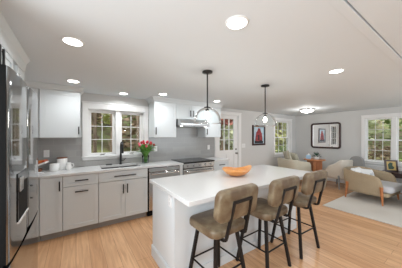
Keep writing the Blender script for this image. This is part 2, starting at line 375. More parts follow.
cabinet('wall_cabinet', 'white wall cabinet right of the range hood beside the glazed door', (2.455, UY, 0), 0, .455, UD, U0, U1, [('door', 0, .455, U0, U1, (.035, 1.545, .13, True), .065)])
def crown(name, pts, inner, label):
    """pts: outer top path (x,y) swept with a stepped profile from z 2.12 to 2.2"""
    rings = []
    for off, z in ((0, 2.121), (.012, 2.130), (.014, 2.145), (.040, 2.180), (.050, 2.185), (.050, 2.199)):
        rings.append([(x + nx * off, y + ny * off, z) for x, y, nx, ny in pts])
    rings.append([(x - nx * .02, y - ny * .02, 2.199) for x, y, nx, ny in pts])
    rings.append([(x - nx * .02, y - ny * .02, 2.121) for x, y, nx, ny in pts])
    mb = MB(); n = len(pts); m = len(rings)
    # ring per path point
    rp = [[rings[i][j] for i in range(m)] for j in range(n)]
    mb.loft(rp, smooth=False)
    return struct(mb.build(name, M['cab']))
crown('trim_3', [(-.99, UY, 0, -1), (.062, UY, 1, -1), (.062, WY - .002, 1, 0)], None, '')
crown('trim_4', [(1.248, WY - .002, -1, 0), (1.248, UY, -1, -1), (2.912, UY, 1, -1), (2.912, WY - .002, 1, 0)], None, '')
# cabinets above / beyond the refrigerator, facing +X
FX = -.42
cabinet('wall_cabinet', 'white double door cabinet above the refrigerator', (FX, 1.29, 0), R(90), .80, .60, 1.82, 2.06, [('door', .02, .40, 1.825, 2.055, (.365, 1.925 + .02, .125, True), .04), ('door', .401, .80, 1.825, 2.055, (.437, 1.945, .125, True), .04)])
cabinet('wall_cabinet', 'narrow white wall cabinet on the left wall just past the refrigerator', (FX, 2.215, 0), R(90), .27, .60, 1.42, 2.06, [('door', 0, .27, 1.425, 2.055, (.03, 1.52, .12, True), .05)])
tag(MB().box(FX - .60, FX - .0215, 2.092, 2.213, 1.82, 2.06).build('filler_panel', M['cab']), 'white filler panel between the cabinets on the left wall', 'panel')
mb = MB(); rings = []
for off, z in ((0, 2.062), (.006, 2.10), (.012, 2.15), (.030, 2.185), (.038, 2.199), (-.03, 2.199), (-.03, 2.062)):
    rings.append([(FX + off, 1.25, z), (FX + off, 2.485 + max(off, 0), z)])
rp = [[rings[i][j] for i in range(7)] for j in (0, 1)]
mb.loft(rp, smooth=False); struct(mb.build('trim_5', M['cab']))

# ------------------------------------------------------------------ refrigerator
FF = -.273
t = thing('refrigerator', 'large stainless french door refrigerator with black sides at the left edge', 'refrigerator', (0, 0, 0))
MB().box(-1.0, FF - .075, 1.30, 2.205, .02, 1.775).build('body', M['frost'], t, bevel=.004)
MB().box(-.98, FF - .10, 1.32, 2.185, .001, .02).build('plinth', M['gap'], t)
def fdoor(name, y0, y1, z0, z1, sag=.007):
    n = 14; ring = []
    for k in range(n + 1):
        u = k / n; y = y0 + (y1 - y0) * u; e = min(u, 1 - u) * (y1 - y0)
        x = FF - sag * (2 * u - 1) ** 2 - (0.004 * (1 - min(e / .015, 1)) ** 2)
        ring.append((x, y))
    mb = MB()
    ring += [(FF - .014, y1), (FF - .014, y0)]; rings = [[(x, y, z) for x, y in ring] for z in (z0, z1)]
    mb.loft(rings, smooth=False)
    for i in range(n): mb.sm[i] = True
    o = mb.build(name, M['fsteel'], t)
    MB().box(FF - .073, FF - .0145, y0 - .001, y1 + .001, z0 - .001, z1 + .001).build('door_edge', M['frost'], o)
    return o
d1 = fdoor('door', 1.302, 1.749, .80, 1.79)
fdoor('door', 1.756, 2.203, .80, 1.79)
fdoor('freezer_drawer', 1.302, 2.203, .07, .778)
MB().box(-.34, FF - .03, 1.306, 2.199, .780, .798).build('drawer_recess', M['gap'], t)
# ice and water dispenser on the near door
dp = MB().box(FF - .01, FF + .003, 1.44, 1.70, 1.165, 1.225).box(FF - .01, FF + .003, 1.44, 1.450, .955, 1.165).box(FF - .01, FF + .003, 1.69, 1.70, .955, 1.165).build('dispenser', M['bglass'], t, bevel=.001)
MB().box(FF - .012, FF + .002, 1.45, 1.69, .955, 1.165).build('dispenser_recess', M['gap'], dp)
MB().box(FF - .010, FF + .008, 1.44, 1.70, .945, .955).build('drip_tray', M['ceramic'], dp)
MB().box(FF + .002, FF + .010, 1.46, 1.54, 1.12, 1.20).build('dispenser_nozzle', M['steel'], dp, bevel=.003)

# ------------------------------------------------------------------ dishwasher
t = thing('dishwasher', 'stainless dishwasher built in right of the sink cabinet', 'dishwasher', (0, 0, 0))
MB().box(1.062, 1.682, 3.275, 3.79, .10, .878).build('body', M['gap'], t)
MB().box(1.075, 1.680, 3.245, 3.274, .115, .79).build('door', M['steel'], t, bevel=.004)
MB().box(1.075, 1.680, 3.248, 3.274, .797, .868).build('control_panel', M['steel'], t, bevel=.004)
mb = MB().tube([(1.11, 3.205, .765), (1.645, 3.205, .765)], .012, 12)
mb.box(1.125, 1.14, 3.205, 3.246, .757, .773).box(1.615, 1.63, 3.205, 3.246, .757, .773)
mb.build('handle', M['steel'], t)
MB().box(1.064, 1.682, 3.31, 3.33, .001, .10).build('toe_kick', M['gap'], t)
# ------------------------------------------------------------------ range
t = thing('range_oven', 'stainless slide in range with black glass cooktop under the hood', 'oven', (0, 0, 0))
MB().box(1.757, 2.511, 3.26, 3.80, .03, .895).build('body', M['frost'], t)
MB().box(1.755, 2.513, 3.205, 3.805, .900, .926).build('cooktop', M['bglass'], t, bevel=.004)
MB().box(1.760, 2.508, 3.213, 3.259, .80, .896).build('control_panel', M['steel'], t, bevel=.006)
for i in range(5):
    x = 1.85 + .142 * i
    MB().lathe([(.021, 0), (.021, .02), (.017, .03)], n=14, mtx=rot('X', 90, (x, 3.213, .848))).build('knob', M['steel'], t)
dr = MB().box(1.760, 2.508, 3.222, 3.259, .26, .785).build('oven_door', M['steel'], t, bevel=.005)
MB().box(1.82, 2.45, 3.216, 3.223, .34, .67).build('oven_window', M['bglass'], dr)
mb = MB().tube([(1.80, 3.175, .735), (2.47, 3.175, .735)], .013, 12); mb.box(1.82, 1.838, 3.175, 3.223, .727, .743).box(2.432, 2.45, 3.175, 3.223, .727, .743)
mb.build('handle', M['steel'], dr)
MB().box(1.760, 2.508, 3.225, 3.259, .06, .245).build('drawer', M['steel'], t, bevel=.004)
# burner rings on the glass
for bx, by, br in ((1.95, 3.38, .095), (2.31, 3.38, .08), (1.95, 3.65, .075), (2.31, 3.65, .095)):
    MB().lathe([(br, .9262), (br, .9268), (br - .003, .9268), (br - .003, .9262)], c=(bx, by, 0), n=32, cap=False).build('burner_ring', M['dsteel'], t)
# ------------------------------------------------------------------ hood
t = thing('range_hood', 'slim stainless under cabinet range hood above the cooktop', 'range hood', (0, 0, 0))
prof = [(3.30, 1.675), (3.30, 1.71), (3.40, 1.80), (3.80, 1.80), (3.80, 1.675)]
mb = MB().loft([[(x, y, z) for y, z in prof] for x in (1.735, 2.44)], smooth=False); mb.build('shell', M['steel'], t, bevel=.003)
MB().box(1.732, 2.443, 3.295, 3.802, 1.655, 1.674).build('rim', M['dsteel'], t)
for x in (1.84, 2.10): MB().box(x, x + .235, 3.36, 3.70, 1.645, 1.6545).build('filter', M['dsteel'], t)
for x in (1.79, 2.385): MB().lathe([(.03, 0), (.03, -.008), (.02, -.012)], c=(x, 3.38, 1.655), n=16).build('hood_light', M['dome'], t)

# ------------------------------------------------------------------ outlets and switches
def plate(label, loc, rz=0, wide=1, cat='outlet', name='wall_outlet'):
    t = thing(name, label, cat, loc, rz)
    MB().box(-.036 * wide, .036 * wide, -.006, 0, -.057, .057).build('cover_plate', M['trim'], t, bevel=.002)
    for k in range(wide):
        x = (k - (wide - 1) / 2) * .046
        if cat == 'outlet':
            for z in (-.02, .02): MB().box(x - .015, x + .015, -.0085, -.006, z - .013, z + .013).build('socket', M['ceramic'], t)
        else: MB().box(x - .016, x + .016, -.010, -.006, -.033, .033).build('rocker', M['ceramic'], t)
plate('white outlet on the backsplash above the red cookbook', (-.387, yb0, 1.165))
plate('white outlet on the backsplash right of the tulips', (1.40, yb0, 1.18), wide=1)
plate('white outlet on the backsplash right of the cooktop', (2.79, yb0, 1.165))
plate('white double light switch on the wall right of the glazed door', (4.06, WY, 1.17), wide=2, cat='switch', name='light_switch')
plate('white outlet on the end panel of the island', (.77, 1.69, .80), R(-90))

# ------------------------------------------------------------------ island
t = thing('island_cabinet', 'white kitchen island base with panelled end under the large worktop', 'kitchen island', (0, 0, 0))
MB().box(.772, 2.875, 1.60, 2.20, .001, .872).build('body', M['cab'], t)
MB().box(.758, .7715, 1.594, 2.206, .001, .12).box(.762, .7715, 1.594, 2.206, .12, .132).box(.772, 2.875, 1.588, 1.5995, .001, .10).build('skirting', M['cab'], t)
for i in range(4):
    x = .79 + i * .52
    d_ = MB().box(x, x + .515, 2.2005, 2.22, .11, .865).build('door', M['cab'], t, bevel=.002)
tag(MB().box(.745, 2.905, 1.284, 2.24, .874, .914).build('island_worktop', M['quartz'], bevel=.004), 'large white quartz island worktop overhanging toward the stools', 'countertop')

# bowl: wavy free-form wooden bowl
def wavy_bowl():
    n = 40; rings = []
    def ring(rad, z, wav):
        return [((rad * (1.12 + .0 * math.cos(2 * a))) * math.cos(a), rad * .80 * math.sin(a), z + wav * (.55 * math.cos(2 * a + .5) + .45 * math.cos(3 * a + 1.0))) for a in [2 * PI * j / n for j in range(n)]]
    for r_, z, wv in ((.055, 0, 0), (.085, .008, 0), (.125, .035, .006), (.158, .07, .013), (.175, .098, .019), (.171, .102, .019), (.150, .078, .015), (.118, .045, .008), (.08, .022, 0), (.03, .016, 0)):
        rings.append(ring(r_, z, wv * 1.5))
    return MB().loft(rings)
tag(wavy_bowl().build('wooden_bowl', M['bowl'], subd=1), 'orange wooden bowl with a wavy rim on the island worktop', 'bowl', loc=(1.79, 1.80, .9145)).scale = (1.16, 1.16, 1.0)

# ------------------------------------------------------------------ bar stools
def make_stool():
    t = thing('bar_stool', '', 'bar stool', (0, 0, 0), 0, 'leather bar stools along the island')
    slab(MB(), .43, .42, .085, .590, .662, .022, dome=.010).build('seat', M['leather'], t)
    # curved backrest
    mtx = Matrix.Translation((0, -.275, .888)) @ Matrix.Rotation(R(8), 4, 'X') @ Matrix.Rotation(R(90), 4, 'X')
    mb = MB(); slab(mb, .480, .262, .065, -.034, .034, .018, mtx, dome=.004)
    mb.v = [(x, y + .35 * x * x, z) for x, y, z in mb.v]
    mb.build('backrest', M['leather'], t)
    for sx in (-1, 1):
        for sy in (-1, 1):
            MB().tube([(sx * .125, sy * .125, .592), (sx * .203, sy * .203, .0)], .0135, square=True).build('leg', M['frame'], t)
    z = .26; q = .203 - .078 * z / .592
    MB().tube([(-q, -q, z), (q, -q, z)], .008).tube([(q, -q, z), (q, q, z)], .008).tube([(q, q, z), (-q, q, z)], .008).tube([(-q, q, z), (-q, -q, z)], .008).build('footrest', M['frame'], t)
    fr = MB()
    for sx in (-1, 1):
        fr.tube([(sx * .12, -.05, .583), (sx * .12, -.215, .583), (sx * .118, -.238, .592), (sx * .116, -.247, .620), (sx * .100, -.318, .918)], .011, square=True)
    fr.tube([(-.111, -.318, .918), (.111, -.318, .918)], .011, square=True)
    fr.build('back_frame', M['frame'], t)
    MB().box(-.135, .135, -.135, .135, .580, .592).build('seat_plate', M['frame'], t)
    return t
s0 = make_stool(); s0.location = (1.115, 1.385, 0); s0.rotation_euler = (0, 0, R(3)); s0['label'] = 'brown leather bar stool nearest the camera at the near end of the island'
dup(s0, (1.76, 1.36, 0), R(2), 'middle one of the three leather bar stools along the island')
dup(s0, (2.40, 1.355, 0), R(-1), 'leather bar stool farthest from the camera at the far end of the island')

# ------------------------------------------------------------------ pendants
def make_pendant():
    t = thing('pendant_light', '', 'pendant lamp', (0, 0, 0), 0, 'glass dome pendants over the island')
    MB().lathe([(.055, 0), (.06, -.004), (.06, -.018), (.012, -.024), (.012, -.03)], c=(0, 0, -.0005), n=24).build('canopy', M['black'], t)
    MB().lathe([(.0085, -.025), (.0085, -.425)], n=10).build('rod', M['black'], t)
    MB().lathe([(.010, -.405), (.012, -.418), (.038, -.420), (.038, -.427), (.020, -.429), (.020, -.462), (.010, -.463)], n=20).build('socket', M['black'], t)
    g = []
    for k in range(13):
        a = PI / 2 * k / 12; g.append((.025 + .135 * math.sin(a), -.430 - .165 * (1 - math.cos(a))))
    prof = [(r_, z) for r_, z in g]
    MB().lathe(prof + [(.161, -.608)] + [(r_ - .003, z - .003) for r_, z in reversed(prof)], n=40, cap=False).build('glass_shade', M['glass'], t)
    b = MB().lathe([(.008, -.47), (.014, -.48), (.026, -.505), (.028, -.522), (.022, -.54), (.006, -.55)], n=16).build('bulb', M['bulb'], t)
    lamp('bulb_light', 'POINT', (0, 0, -.575), (0, 0, 0), 4, (1, .93, .82), t, shadow_soft_size=.03)
    return t
p0 = make_pendant(); p0.location = (1.276, 1.765, H0); p0['label'] = 'clear glass dome pendant over the near half of the island'
dup(p0, (2.336, 1.765, H0), None, 'clear glass dome pendant over the far end of the island')

# ------------------------------------------------------------------ recessed lights
def make_can():
    t = thing('recessed_light', '', 'ceiling light', (0, 0, 0), 0, 'round recessed ceiling lights')
    MB().lathe([(.078, -.0005), (.078, -.004), (.070, -.008), (.064, -.006), (.064, -.0005)], n=32).build('trim_ring', M['trim'], t)
    MB().lathe([(.064, -.0065), (.060, -.0085), (.01, -.009)], n=32).build('diffuser', M['led'], t)
    lamp('can_light', 'AREA', (0, 0, -.012), (0, 0, 0), 4.4, (.95, .98, 1), t, shape='DISK', size=.13, spread=R(160))
    return t
cans = [((-.02, 1.81, H0), 'recessed ceiling light nearest the refrigerator, largest of the left-hand row'),
        ((.895, .90, H0), 'recessed ceiling light highest in the picture, in front of the two pendants'),
        ((-.03, 3.10, H0), 'recessed ceiling light in front of the cabinet left of the kitchen window'),
        ((.70, 3.50, H0), 'recessed ceiling light directly above the kitchen window and sink'),
        ((1.296, 3.15, H0), 'recessed ceiling light just right of the kitchen window'),
        ((2.515, 3.13, H0), 'recessed ceiling light by the cabinet nearest the glazed door'),
        ((2.514, .92, H0), 'recessed ceiling light right of both pendants near the ceiling step'),
        ]
c0 = None
for loc, lab in cans:
    if c0 is None: c0 = make_can(); c0.location = loc; c0['label'] = lab
    else: dup(c0, loc, None, lab)
t = thing('flush_ceiling_light', 'round flush ceiling light with a white dome in the sitting area', 'ceiling light', (5.32, 2.64, H0))
MB().lathe([(.185, -.0005), (.19, -.02), (.175, -.035), (.16, -.035)], n=36).build('base_ring', M['steel'], t)
MB().lathe([(.165, -.0355), (.155, -.06), (.12, -.085), (.06, -.10), (.01, -.103)], n=36).build('dome', M['dome'], t)
lamp('dome_light', 'POINT', (0, 0, -.16), (0, 0, 0), 14, (1, .98, .95), t, shadow_soft_size=.1)

# ------------------------------------------------------------------ worktop items
# cookbook on its stand
t = thing('cookbook_stand', 'white stand with a dark brown block holding the red cookbook on the worktop', 'book stand', (-.45, 3.56, .9145), R(-8))
MB().box(-.115, -.095, -.06, .06, 0, .135).box(-.095, .075, -.06, .06, 0, .012).build('base', M['ceramic'], t, bevel=.003)
MB().box(-.085, .03, -.045, .045, .0125, .055).build('block', M['brown'], t, bevel=.003)
bm_ = rot('Y', -22, (-.088, 0, .062))
t = thing('cookbook', 'red covered cookbook tilted on the white stand beside the refrigerator', 'book', (-.45, 3.56, .9145), R(-8))
MB().box(0, .205, -.085, .075, 0, .022, bm_).build('pages', M['paper'], t)
MB().loft([[(x, y, z) for x, z in ((0, .0225), (.21, .0225), (.195, .05), (.03, .088), (0, .07))] for y in (-.075, .078)], bm_, smooth=False).build('cover', M['rust'], t)
def canister(label, x, y, r_, h_, lid, extra=False):
    t = thing('canister', label, 'canister', (x, y, .9145), 0, 'white canisters by the refrigerator')
    MB().lathe([(r_ * .92, 0), (r_, .008), (r_, h_ - .006), (r_ * .96, h_)], n=28).build('body', M['ceramic'], t)
    MB().lathe([(r_ * .99, h_ + .0005), (r_ * 1.0, h_ + .006), (r_ * .98, h_ + .016), (r_ * .3, h_ + .020)], n=28).build('lid', lid, t)
    return t
canister('short wide white canister beside the cookbook stand', -.27, 3.58, .062, .095, M['ceramic'])
canister('taller white canister with a brown wooden lid behind the short one', -.185, 3.70, .070, .175, M['brown'])
t = thing('milk_jug', 'small white ceramic jug at the right end of the canisters', 'jug', (-.095, 3.58, .9145))
MB().lathe([(.032, 0), (.042, .02), (.044, .045), (.034, .075), (.030, .095), (.036, .112), (.032, .112), (.026, .094)], n=24).build('body', M['ceramic'], t)
MB().tube([(.030, 0, .095), (.062, 0, .09), (.066, 0, .055), (.040, 0, .035)], .006).build('handle', M['ceramic'], t)
# vase of tulips
vx, vy = 1.14, 3.66
t = thing('glass_vase', 'clear glass vase on the worktop between faucet and dishwasher', 'vase', (vx, vy, .9145))
MB().lathe([(.052, 0), (.060, .006), (.062, .09), (.072, .15), (.069, .15), (.059, .09), (.056, .01), (.005, .008)], n=28).build('glass_body', M['glass'], t)
MB().lathe([(.005, .0095), (.0555, .010), (.058, .08), (.005, .081)], n=24).build('water', M['water'], t)
rnd = random.Random(3)
for i in range(16):
    a = i * 2.399; q = math.sqrt((i + .5) / 16) * .165
    kind = 'white' if i in (11, 14) else ('pink' if i % 3 == 0 else 'red')
    hx, hy, hz = vx + q * math.cos(a) * 1.05, vy - .02 + q * math.sin(a) * .7, .9145 + .40 - q * q * 3.6 + rnd.uniform(-.012, .012)
    bx, by = vx + .02 * math.cos(a), vy + .02 * math.sin(a)
    t = thing('tulip', {'white': 'white tulip among the red ones in the glass vase', 'pink': 'pink tulip bloom in the glass vase bunch', 'red': 'red tulip bloom in the glass vase bunch'}[kind], 'flower', (bx, by, .93), 0, kind + ' tulips in the vase')
    dx, dy, dz = hx - bx, hy - by, hz - .93
    MB().tube([(0, 0, 0), (dx * .15, dy * .15, dz * .45), (dx * .6, dy * .6, dz * .8), (dx, dy, dz)], .0032, 6).build('stem', M['green'], t)
    mb = MB(); mb.lathe([(.006, 0), (.020, .012), (.024, .030), (.019, .048), (.008, .056)], c=(dx, dy, dz), n=10)
    mb.build('bloom', M[{'white': 'wflower', 'pink': 'pink', 'red': 'red'}[kind]], t)
    for lf_ in range(3):
        b2 = a + (.9, -.8, 2.3)[lf_]; L_ = .27 + rnd.uniform(-.02, .03)
        v = []; n = 7
        for k in range(n + 1):
            u = k / n; rr = .02 + .08 * u + .10 * u * u; zz = .11 + L_ * (.86 - .22 * lf_) * math.sin(u * 1.8); wd = .027 * math.sin(PI * min(u * .95 + .05, 1)) + .001
            cxp, cyp = rr * math.cos(b2), rr * math.sin(b2); px_, py_ = -math.sin(b2) * wd, math.cos(b2) * wd
            v += [(cxp - px_, cyp - py_, zz), (cxp, cyp, zz - .004), (cxp + px_, cyp + py_, zz)]
        f_ = []
        for k in range(n): f_ += [(3 * k, 3 * k + 1, 3 * k + 4, 3 * k + 3), (3 * k + 1, 3 * k + 2, 3 * k + 5, 3 * k + 4)]
        o = MB().add(v, f_, smooth=True).build('leaf', M['green'], t)
        sd = o.modifiers.new('thick', 'SOLIDIFY'); sd.thickness = .0012

# ------------------------------------------------------------------ framed picture and mirror
t = thing('framed_picture', 'black framed print of a dark red shape on pale blue, beside the glazed door', 'picture', (4.43, WY - .002, 1.165))
W_, H_ = .60, .62
MB().box(0, W_, -.03, 0, 0, .055).box(0, W_, -.03, 0, H_ - .055, H_).box(0, .055, -.03, 0, .055, H_ - .055).box(W_ - .055, W_, -.03, 0, .055, H_ - .055).build('frame', M['dark'], t, bevel=.003)
MB().box(.055, W_ - .055, -.012, 0, .055, H_ - .055).build('print', M['artblue'], t)
def flat(mb, pts, y, th=.001): mb.loft([[(x, y, z) for x, z in pts], [(x, y - th, z) for x, z in pts]], smooth=False)
mb = MB(); flat(mb, [(.12, .10), (.47, .10), (.47, .20), (.44, .38), (.40, .42), (.36, .52), (.27, .53), (.23, .44), (.18, .40), (.14, .25)], -.0125); mb.build('print_shape', M['artred'], t)
mb = MB(); flat(mb, [(.10, .062), (.50, .062), (.50, .13), (.36, .16), (.30, .13), (.10, .14)], -.0137); flat(mb, [(.26, .16), (.33, .16), (.32, .32), (.27, .32)], -.0137); mb.build('print_shadow', M['artdark'], t)

t = thing('wall_mirror', 'large mirror with rounded dark wood frame on the right-hand wall', 'mirror', (XR - .002, 3.26, 1.045), R(-90))
W_, H_ = .89, .845
def fr_ring(ins, y, r_): return [(W_ / 2 + x, y, H_ / 2 + z) for x, z, _ in rrect(W_ - 2 * ins, H_ - 2 * ins, r_, 8)]
rings = [fr_ring(0, 0, .09), fr_ring(0, -.03, .09), fr_ring(.008, -.04, .085), fr_ring(.048, -.034, .05), fr_ring(.052, -.02, .045), fr_ring(.052, 0, .045)]
MB().loft(rings, cap=False, smooth=False).build('frame', M['dark'], t)
MB().loft([fr_ring(.05, 0, .045), fr_ring(.05, -.008, .045)], smooth=False).build('mirror_glass', M['mirror'], t)

# ------------------------------------------------------------------ sitting area
tag(slab(MB(), 2.4, 3.3, .01, 0, .012, .005).build('area_rug', M['rug']), 'large cream area rug under the beige armchair', 'rug', loc=(5.45, .15, .001))

def barrel_chair(name, label, loc, rz, w_=.80, d_=.82, hb=.70, ha=.60, zs=.20, m=None, ms=None, mleg=None, legh=.26, cat='armchair', out=.0):
    """faces local -Y; curved shell around back, wooden legs"""
    t = thing(name, label, cat, loc, rz)
    n = 40; outer = []; inner = []
    path = []
    for k in range(n + 1):
        u = k / n * 2 - 1            # -1 left front .. 0 back .. 1 right front
        a = u * 1.0
        # superellipse-like U
        ang = PI / 2 + u * R(128)
        cx, sy = math.cos(ang), math.sin(ang)
        x = -(abs(cx) ** .62) * (1 if cx > 0 else -1) * w_ / 2
        y = (abs(sy) ** .62) * (1 if sy > 0 else -1) * d_ / 2
        path.append((x, y, 1 - abs(u)))
    th = .055; rings = []
    for i, (x, y, q) in enumerate(path):
        p, nx = path[max(i - 1, 0)], path[min(i + 1, n)]
        tx, ty = nx[0] - p[0], nx[1] - p[1]; l = math.hypot(tx, ty) or 1
        ox, oy = -ty / l, tx / l
        if ox * x + oy * y < 0: ox, oy = -ox, -oy
        s_ = min(max((1 - q - .38) / .62, 0), 1); s_ = s_ * s_ * (3 - 2 * s_)
        top = hb + (ha - hb) * s_
        end = min((min(i, n - i)) / 4, 1); top = top - (1 - math.sqrt(1 - (1 - end) ** 2)) * .16
        lean = .05 * q
        ring = []
        for o_, z in ((0.0, zs), (.004, zs + .06), (lean * .6 + .006, (zs + top) / 2), (lean + .004, top - .03), (lean - .008, top - .008), (lean - th * .5, top), (lean - th, top - .012), (lean - th - .002, top - .04), (-th - .01, zs + .06), (-th, zs)):
            ring.append((x + ox * o_, y + oy * o_, z))
        rings.append(ring)
    MB().loft(rings).build('shell', m, t)
    slab(MB(), w_ * .93, d_ * .93, .12, zs, zs + .08, .02).build('seat_base', m, t)
    mb = MB(); slab(mb, w_ - .13, d_ - .04, .10, zs + .085, zs + .225, .045, Matrix.Translation((0, -.045, 0)), dome=.012); mb.build('seat_cushion', ms or m, t)
    for sx in (-1, 1):
        for sy in (-1, 1):
            MB().tube([(sx * (w_ / 2 - .03 + out), sy * (d_ / 2 - .13), zs + legh), (sx * (w_ / 2 + .0 + out), sy * (d_ / 2 - .10), .0)], .030, 10, r2=.014).build('leg', mleg, t)
    return t
def cushion(name, label, loc, rot_e, w_, h_, th_, m, group=None):
    n = 12; vs = []; fs = []
    for side in (1, -1):
        for i in range(n + 1):
            for j in range(n + 1):
                u, v = i / n * 2 - 1, j / n * 2 - 1
                pin = 1 - .07 * (u * u) * (1 - abs(v)) - .0
                b = (max(0, (1 - u ** 4)) * max(0, (1 - v ** 4))) ** .5
                vs.append((u * w_ / 2 * (1 - .06 * (1 - v * v)), side * th_ / 2 * b, v * h_ / 2 * (1 - .06 * (1 - u * u))))
    N_ = (n + 1) ** 2
    for s_ in (0, 1):
        for i in range(n):
            for j in range(n):
                q = [s_ * N_ + i * (n + 1) + j, s_ * N_ + (i + 1) * (n + 1) + j, s_ * N_ + (i + 1) * (n + 1) + j + 1, s_ * N_ + i * (n + 1) + j + 1]
                fs.append(tuple(q if s_ == 0 else q[::-1]))
    o = MB().add(vs, fs, smooth=True).build(name, m)
    tag(o, label, 'cushion', group, loc); o.rotation_euler = rot_e
    return o
# beige armchair (seen from its side, faces local -Y)
barrel_chair('armchair', 'beige linen barrel armchair with orange wood legs standing on the rug', (5.66, 1.37, .013), R(-6), .84, .86, .66, .57, .17, M['linen'], M['seat'], M['walnut'], .20)
cushion('throw_pillow', 'white patterned throw pillow nearest the back of the beige armchair', (5.60, 1.60, .52), (R(-18), 0, R(-6)), .42, .36, .13, M['pillow'])
cushion('throw_pillow', 'white patterned throw pillow leaning in front, inside the beige armchair', (5.80, 1.47, .50), (R(-24), R(8), R(-24)), .38, .34, .12, M['pillow'])
# oatmeal chair in the corner behind the island
barrel_chair('armchair', 'oatmeal coloured armchair in the corner below the narrow window', (5.62, 3.17, .001), R(72), .80, .78, .76, .66, .19, M['olive'], M['olive'], M['dark'], .1)
cushion('throw_pillow', 'oatmeal throw pillow leaning left in the corner armchair', (5.44, 3.28, .80), (R(-16), R(8), R(50)), .42, .42, .13, M['olive'])
cushion('throw_pillow', 'oatmeal throw pillow leaning right in the corner armchair', (5.69, 3.23, .76), (R(-28), R(-6), R(70)), .40, .40, .13, M['olive'])
# cream chair under the mirror
barrel_chair('armchair', 'cream armchair against the wall under the mirror, right of the round table', (6.24, 2.24, .001), R(172), .60, .58, .80, .52, .27, M['cream'], M['cream'], M['greycloth'], .1)
# grey chair beside the window
t = thing('side_chair', 'grey upholstered chair with a rounded back beside the right-hand window', 'chair', (6.50, 1.78, .001), R(80))
mtx = rot('X', 90, (0, .22, .68))
mb = MB(); slab(mb, .34, .44, .14, -.03, .03, .02, mtx); mb.build('backrest', M['greycloth'], t)
slab(MB(), .44, .42, .08, .42, .50, .02).build('seat', M['greycloth'], t)
for sx in (-1, 1):
    for sy in (-1, 1): MB().tube([(sx * .16, sy * .15, .42), (sx * .18, sy * .18, 0)], .014).build('leg', M['dark'], t)
# round table with crossed slab base
t = thing('round_table', 'round orange oak table on a crossed slab pedestal below the mirror', 'table', (6.02, 2.77, .001))
MB().lathe([(.26, .715), (.285, .722), (.29, .735), (.285, .75), (.26, .752)], n=44).build('tabletop', M['oak'], t)
MB().box(-.20, .20, -.03, .03, 0, .714, Matrix.Rotation(R(114), 4, 'Z')).build('pedestal_slab', M['oak'], t, bevel=.004)
MB().box(-.20, -.031, -.03, .03, 0, .714, Matrix.Rotation(R(204), 4, 'Z')).box(.031, .20, -.03, .03, 0, .714, Matrix.Rotation(R(204), 4, 'Z')).build('pedestal_slab', M['oak'], t, bevel=.004)
t = thing('potted_plant', 'dark leafed plant in a white pot on the round table', 'plant', (6.02, 2.72, .7535))
MB().lathe([(.05, 0), (.065, .01), (.07, .07), (.062, .07), (.055, .02)], n=24).build('pot', M['ceramic'], t)
v = []; f_ = []; rnd = random.Random(5)
for i in range(70):
    a = rnd.uniform(0, 2 * PI); el = rnd.uniform(.1, 1.4); r_ = rnd.uniform(.07, .145)
    c = Vector((r_ * math.cos(a) * math.cos(el), r_ * math.sin(a) * math.cos(el), .06 + r_ * math.sin(el)))
    q = Matrix.Rotation(a, 3, 'Z') @ Matrix.Rotation(-el + rnd.uniform(-.6, .6), 3, 'Y')
    b = len(v)
    v += [tuple(c + q @ Vector(p)) for p in ((-.03, 0, 0), (0, -.018, .004), (.035, 0, -.004), (0, .018, .004))]; f_.append((b, b + 1, b + 2, b + 3))
MB().add(v, f_).build('foliage', M['dgreen'], t)
t = thing('tissue_box', 'pale blue box with white tissue on the left side of the round table', 'box', (5.95, 2.91, .7535), R(20))
MB().box(-.06, .06, -.06, .06, 0, .11).build('carton', M['blue'], t, bevel=.006)
MB().lathe([(.03, .111), (.035, .13), (.02, .15), (.008, .16)], n=7).build('tissue', M['paper'], t)
# side table and photo frame by the window
t = thing('end_table', 'dark espresso wood end table beside the right-hand window', 'side table', (6.42, .98, .001))
MB().box(-.26, .26, -.36, .36, .555, .585).build('tabletop', M['dark'], t, bevel=.004)
MB().box(-.23, .23, -.33, .33, .47, .5545).build('apron', M['dark'], t)
for sx in (-1, 1):
    for sy in (-1, 1): MB().tube([(sx * .22, sy * .31, .47), (sx * .22, sy * .31, 0)], .02, square=True).build('leg', M['dark'], t)
t = thing('photo_frame', 'dark photo frame standing on the end table in front of the window', 'picture frame', (6.33, 1.16, .587), R(-58))
mx = Matrix.Rotation(R(-10), 4, 'X')
MB().box(-.12, .12, -.012, .012, 0, .035, mx).box(-.12, .12, -.012, .012, .245, .28, mx).box(-.12, -.085, -.012, .012, .035, .245, mx).box(.085, .12, -.012, .012, .035, .245, mx).build('frame', M['dark'], t)
MB().box(-.085, .085, -.004, .006, .035, .245, mx).build('photo', M['gold'], t)
mb = MB(); flat(mb, [(-.055, .06), (.03, .06), (.055, .10), (.02, .15), (.03, .21), (-.02, .225), (-.06, .17)], -.005)
mb.v = [tuple(mx @ Vector(p)) for p in mb.v]; mb.build('photo_figure', M['artgreen'], t)
MB().tube([(0, .03, .20), (0, .10, .004)], .006).build('easel_leg', M['dark'], t)
tag(slab(MB(), .16, .11, .01, 0, .03, .006).build('book', M['dark']), 'small dark book lying beside the photo frame on the end table', 'book', loc=(6.33, .92, .587))
# skirted armchair cut by the right edge
t = thing('skirted_armchair', 'cream skirted armchair cut off by the right edge', 'armchair', (5.75, .37, .0135), R(0))
slab(MB(), .90, .80, .08, 0, .40, .02).build('base', M['cream'], t)
for s_ in (-1, 1):
    mb = MB(); slab(mb, .90, .16, .06, .405, .60, .03, Matrix.Translation((0, s_ * .36, 0))); mb.build('arm', M['cream'], t)
mb = MB(); slab(mb, .18, .90, .07, .405, .80, .04, Matrix.Translation((.40, 0, 0))); mb.build('backrest', M['cream'], t)
mb = MB(); slab(mb, .66, .54, .08, .405, .52, .04, Matrix.Translation((-.10, 0, 0)), dome=.01); mb.build('seat_cushion', M['cream'], t)

